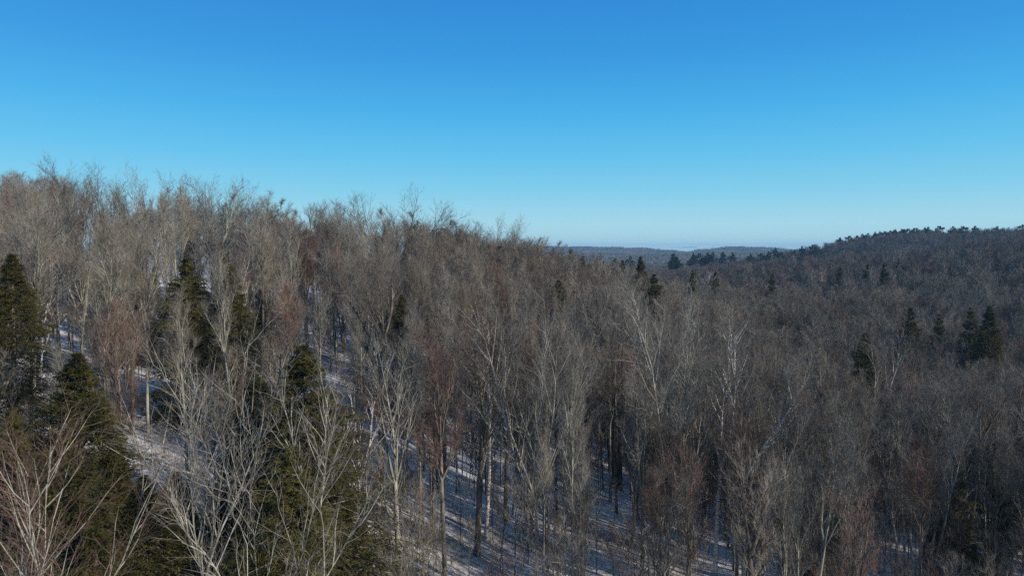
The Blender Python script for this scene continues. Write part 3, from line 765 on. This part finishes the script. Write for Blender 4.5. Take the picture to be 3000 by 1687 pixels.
# dark hemlocks standing lower than the bare crowns around them
sub = []
for k_ in range(900):
    u_ = RNG.uniform(-0.72, 0.80); y_ = RNG.uniform(62, 200) if u_ > 0.2 else RNG.uniform(60, 130); x_ = u_ * y_
    if len(sub) > 105: break
    if -0.3 < u_ < 0.16 and y_ < 92: continue
    if u_ < 0.25 and RNG.random() < 0.55: continue
    if noise2(x_, y_, 23, 5) < (0.15 if u_ < 0.3 else -0.15): continue
    if min(math.hypot(x_ - a_, y_ - b_) for a_, b_ in HERO) < 4: continue
    if blocked(x_, y_, tz(x_, y_), 12): continue
    HERO.append((x_, y_)); sub.append((x_, y_, tz(x_, y_)))
labs = name_all([(a_, b_, c_, 'dark half-hidden', 'hemlock') for a_, b_, c_ in sub], None)
for (a_, b_, c_), lb in zip(sub, labs):
    k_ = HEM[int(RNG.integers(3))]; sc = RNG.uniform(0.62, 0.92); r = k_.instance(lb, 'hemlock', 'hemlocks scattered under the bare crowns'); wd_ = sc * RNG.uniform(1.0, 1.35)
    put(r, a_, b_, RNG.uniform(0, 6.28), (wd_, wd_, sc), c_)

# saplings
X, Y = scatter(2.3, -75, 80, 26, 105, RNG)
U = X / np.maximum(Y, 1); keep = (np.abs(U) < 0.8) & (noise2(X, Y, 9, 3) > -0.5 + 0.7 * ((U > -0.6) & (U < -0.2)))
X, Y = X[keep], Y[keep]; Z = terrain(X, Y); o_ = np.argsort(Y); recs = []
for i in o_:
    if blocked(X[i], Y[i], Z[i], 7) and RNG.random() < 0.8: continue
    if -0.26 < X[i] / Y[i] < 0.16 and RNG.random() < 0.15: continue
    recs.append((X[i], Y[i], Z[i], RNG.uniform(0, 6.28), RNG.uniform(0.5, 1.15), RNG.integers(4)))
SD = ['reddish thin', 'tall brown', 'short grey', 'dull brown']
labs = name_all([(r[0], r[1], r[2], SD[r[5]], 'sapling') for r in recs[:290]], None)
for (x, y, z, rz, sc, f), lb in zip(recs[:290], labs):
    r = SAPS[f].instance(lb, 'sapling', 'bare saplings between the taller trees'); put(r, x, y, rz, sc, z)
woods('sapling_thicket', SAPS, recs[290:], 'thicket of thin bare saplings between the tall trunks', 'saplings')

# ------------------------------------------------------------------ far forest
pts = []
X, Y = scatter(6.0, -120, 900, 262, 1150, RNG)
Z = terrain(X, Y)
U = X / Y
k = (U > -0.15) & (U < 0.86)
X, Y, Z, U = X[k], Y[k], Z[k], U[k]
F = RNG.choice(4, len(X), p=[.35, .2, .2, .25])
stand = (noise2(X, Y, 41, 2) > 0.75) & (RNG.random(len(X)) < 0.4) | ((U > .47) & (Y > 530) & (Y < 600) & (RNG.random(len(X)) < 0.25)) | (RNG.random(len(X)) < 0.012)  # hemlock band on the right slope is added darkness for bare woods in shade
F = np.where(stand, 4 + RNG.integers(0, 2, len(X)), F)
pts += [(x, y, z, a, s, i) for x, y, z, a, s, i in zip(X, Y, Z, RNG.uniform(0, 6.28, len(X)), RNG.uniform(0.65, 1.1, len(X)), F)]
X, Y = scatter(9, -120, -40, 262, 420, RNG); Z = terrain(X, Y)
pts += [(x, y, z, a, s, i) for x, y, z, a, s, i in zip(X, Y, Z, RNG.uniform(0, 6.28, len(X)), RNG.uniform(0.7, 1.0, len(X)), RNG.integers(0, 4, len(X)))]
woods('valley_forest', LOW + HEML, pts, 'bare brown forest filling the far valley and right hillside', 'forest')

# patches for the blue hills
def patch(seed, frac, R=45, n=60):
    rng = np.random.default_rng(seed); g = Geo()
    x = rng.uniform(-R, R, n); y = rng.uniform(-R, R, n); h = rng.uniform(11, 17, n); con = rng.random(n) < frac
    for j in range(n):
        b = np.array([x[j], y[j], -3.0]); top = h[j]
        g.add(*tubes(np.array([[b, b + [0, 0, top + 3]]]), np.array([[.25, 0]]), 3), 0)
        m = 26 if not con[j] else 22
        t = rng.uniform(0.4, 1, m) if not con[j] else rng.uniform(0.15, 1, m)
        bb = np.array([x[j], y[j], 0]) + np.c_[rng.normal(0, .8, m), rng.normal(0, .8, m), t * top * (0.75 if not con[j] else 0.95)]
        dd = rng.normal(0, 1, (m, 3)) * [1, 1, .3] + [0, 0, 1.1 if not con[j] else -.2]
        dd = unit(dd); ll = rng.uniform(3, 5.5, m) if not con[j] else 3.4 * (1.15 - t) + .6
        g.add(*tubes(np.stack([bb, bb + dd * ll[:, None]], 1), np.stack([np.full(m, .28 if not con[j] else .9), np.zeros(m)], 1), 3), 1 if not con[j] else 2)
    return g.mesh('hill_patch', [M['brown'], M['t_tan'], M['pine']])
class _J: pass
pm = [patch(1, .04), patch(2, .2), patch(3, .6)]
X, Y = scatter(62, -500, 3600, 1130, 4300, RNG, 0.2); U = X / Y; k = (U > -0.06) & (U < 0.80)
X, Y = X[k], Y[k]; Z = terrain(X, Y)
woods('hill_forest', pm, [(x, y, z, RNG.uniform(0, 6.28), 1.0, int(np.clip(1.1 + 1.1 * noise2(x, y, 120, 1) + RNG.normal(0, .4), 0, 2))) for x, y, z in zip(X, Y, Z)], 'dark forest covering the blue hills on the horizon', 'forest')

# pines on the ridges: singly
def pine(px, dist, ptop, label, s_w=1.0, i=0, group=None):
    d = ray(px, 700); x, y = d[0] * dist, dist; z = tz(x, y); h = max(21, ray(px, ptop)[2] * y - z)
    r = PIN[i % 3].instance(label, 'pine', group); s = h / 22
    s = min(s, 1.45)
    put(r, x, y, RNG.uniform(0, 6.28), (s * s_w, s * s_w, s), z)
RIDGE = [(2110, 605, 'leftmost pine on the right ridge'), (2135, 598, 'small pine at the left end of the ridge'), (2168, 597, 'spindly pine left on the ridge'), (2195, 592, 'pine with a bent top on the ridge'),
         (2225, 583, 'bushy pine starting the dark row on the ridge'), (2243, 580, 'second pine of the dark row on the ridge'), (2262, 582, 'third pine of the dark row on the ridge'), (2282, 584, 'fourth pine of the dark row on the ridge'),
         (2305, 578, 'pointed pine ending the dark row'), (2332, 573, 'wide pine alone on the ridge'), (2357, 570, 'flat-topped pine on the ridge crest'), (2392, 573, 'small round pine right on the ridge crest'),
         (2450, 582, 'low pine far along the right ridge'), (2572, 566, 'pine on the ridge at the right edge')]
RIDGE += [(2234, 588, 'low pine tucked between the first two of the dark row'), (2252, 586, 'squat pine inside the dark row'), (2273, 588, 'rounded pine inside the dark row'), (2292, 587, 'drooping pine near the right end of the dark row'),
          (2212, 592, 'short pine just left of the dark row'), (2150, 604, 'shrubby pine among the small leftmost ones'), (2180, 600, 'thin pine left of the bent-topped one'), (2320, 581, 'little pine left of the wide lone one'), (2415, 580, 'tiny pine right of the round one'), (2500, 580, 'low spreading pine on the far right crest')]
def crest(px):
    d = ray(px, 700); y = np.arange(520, 900, 4.0); return float(y[np.argmax(terrain(d[0] * y, y) / y)])
for j, (px, pt, lb) in enumerate(RIDGE): pine(px, crest(px) - (j * 7) % 12, pt, lb, 1.1, j)
MIDP = [(1510, 652, 620, 'pine just right of the pointed hemlock'), (1545, 646, 700, 'pine clump member far below the blue hills'), (1585, 645, 760, 'dark pine top left of the tallest hemlock'), (1690, 640, 640, 'pine on the left of the valley rim row'), (1705, 650, 560, 'squat pine in the valley rim row'),
        (1740, 634, 720, 'rounded pine in the valley rim row'), (1762, 632, 730, 'broad pine in the valley rim row'), (1790, 634, 720, 'dense pine in the valley rim row'), (1776, 640, 600, 'nearest pine below the valley rim row'), (1815, 636, 740, 'pine right of the dense one on the rim'),
        (1845, 638, 740, 'pine before the dip of the rim'), (1890, 641, 700, 'lone pine right of the rim row'), (1915, 638, 690, 'pine with two tops right on the rim'), (1935, 634, 690, 'dark pine where the rim meets the hill'), (1952, 626, 640, 'tall pointed pine breaking the horizon'),
        (1968, 636, 660, 'short pine beside the tall pointed one'), (1995, 632, 640, 'short pine on the horizon line'), (2018, 622, 620, 'small twin pine left on the brown hill'), (2045, 617, 610, 'small twin pine right on the brown hill')]
for j, (px, pt, dist, lb) in enumerate(MIDP): pine(px, solve(px, pt, 24 + (j * 5) % 4, dist, 0.35), pt, lb, 0.85, j + 1)

# ------------------------------------------------------------------ things lying on the snow
FT = bare_kind(201, B_, tr, '', H=11, fork=.25, leaders=5, spread=.8, r0=.16, n3=9, n2=9); FT.name = 'fallen_tree'
def fallen(px, py, rz, s, label):
    x, y = hit(px, py); r = FT.instance(label, 'fallen tree', None); r.location = (x, y, tz(x, y) + 0.35); r.rotation_euler = (0, rad(84), rz); r.scale = (s, s, s)
fallen(1120, 1120, 2.9, 0.8, 'dark brushy top of a fallen tree on the snow behind the hollow')
fallen(1000, 1010, 3.3, 0.55, 'small fallen treetop up the slope')
fallen(1600, 1290, 0.4, 0.45, 'fallen branches lying right of the hollow')

# ------------------------------------------------------------------ the air: faint haze over the far hills
hb = bpy.data.meshes.new('haze')
x0, x1, y0, y1, z0, z1 = -6900, 6900, -3300, 7000, float(GZ.min()) - 1, 45
V = [(x, y, z) for z in (z0, z1) for y in (y0, y1) for x in (x0, x1)]
hb.from_pydata(V, [], [(0, 2, 3, 1), (4, 5, 7, 6), (0, 1, 5, 4), (2, 6, 7, 3), (0, 4, 6, 2), (1, 3, 7, 5)])
hm = D.materials.new('haze'); hm.use_nodes = True; t = hm.node_tree; t.nodes.clear()
pv = t.nodes.new('ShaderNodeVolumePrincipled'); pv.inputs['Color'].default_value = (0.38, 0.70, 0.98, 1); pv.inputs['Density'].default_value = 1.3e-4
mo = t.nodes.new('ShaderNodeOutputMaterial'); t.links.new(pv.outputs[0], mo.inputs['Volume'])
hb.materials.append(hm)
haze = link(D.objects.new('haze', hb)); tag(haze, 'faint blue haze in the air over the valley', None, kind='stuff')

LOGS = [(900, 1300, .3, .3, 'thin fallen branch near the biggest hemlock'), (1060, 1240, 2.2, .35, 'fallen branch on the snow right of the brown trunk'), (1300, 1290, 1.1, .3, 'fallen branch in the middle of the hollow'),
        (1420, 1400, 2.8, .35, 'fallen branch at the bottom of the hollow'), (1480, 1180, .8, .4, 'fallen branch left of the paired trunks'), (950, 1400, 1.7, .3, 'fallen branch at the bottom left of the hollow'),
        (1700, 1330, 2.0, .45, 'fallen treetop in the right foreground woods'), (560, 930, 0.5, .4, 'fallen branch in the snowy opening on the slope'), (820, 940, 2.5, .35, 'fallen branch in the upper snowy opening')]
for l_ in LOGS: fallen(*l_)

# low clouds far beyond the hills
def cloud(px0, px1, py, h, label, seed):
    rng = np.random.default_rng(seed); g = Geo(); Yc = 12000.0
    x0 = ray(px0, py)[0] * Yc; x1 = ray(px1, py)[0] * Yc; z = ray((px0 + px1) / 2, py)[2] * Yc
    n = max(10, int((x1 - x0) / 90))
    th, ph = np.meshgrid(np.linspace(0, math.pi, 7), np.linspace(0, 2 * math.pi, 11)[:-1], indexing='ij')
    S = np.stack([np.sin(th) * np.cos(ph), np.sin(th) * np.sin(ph), np.cos(th)], -1).reshape(-1, 3)
    T = []
    for i in range(6):
        for j in range(10):
            a, b, c, d = i * 10 + j, i * 10 + (j + 1) % 10, (i + 1) * 10 + (j + 1) % 10, (i + 1) * 10 + j
            T += [(a, c, b), (a, d, c)]
    T = np.array(T)
    for k in range(n):
        c = np.array([rng.uniform(x0, x1), Yc + rng.uniform(-500, 500), z + rng.uniform(-.3, .5) * h])
        rr = np.array([rng.uniform(60, 210), rng.uniform(60, 150), h * rng.uniform(.3, .8)])
        g.add(S * rr + c, T)
    o = link(D.objects.new('cloud', g.mesh('cloud', [CM], True))); tag(o, label, 'cloud', kind='structure')
CM, t_, b__ = mat('cloud_white'); b__.inputs['Base Color'].default_value = (0.8, 0.8, 0.82, 1); b__.inputs['Roughness'].default_value = 1
cloud(1372, 1432, 620, 18, 'small bright low cloud at the left end of the blue hills', 1)
cloud(1700, 2030, 621, 13, 'thin low cloud bank over the blue hills', 2)
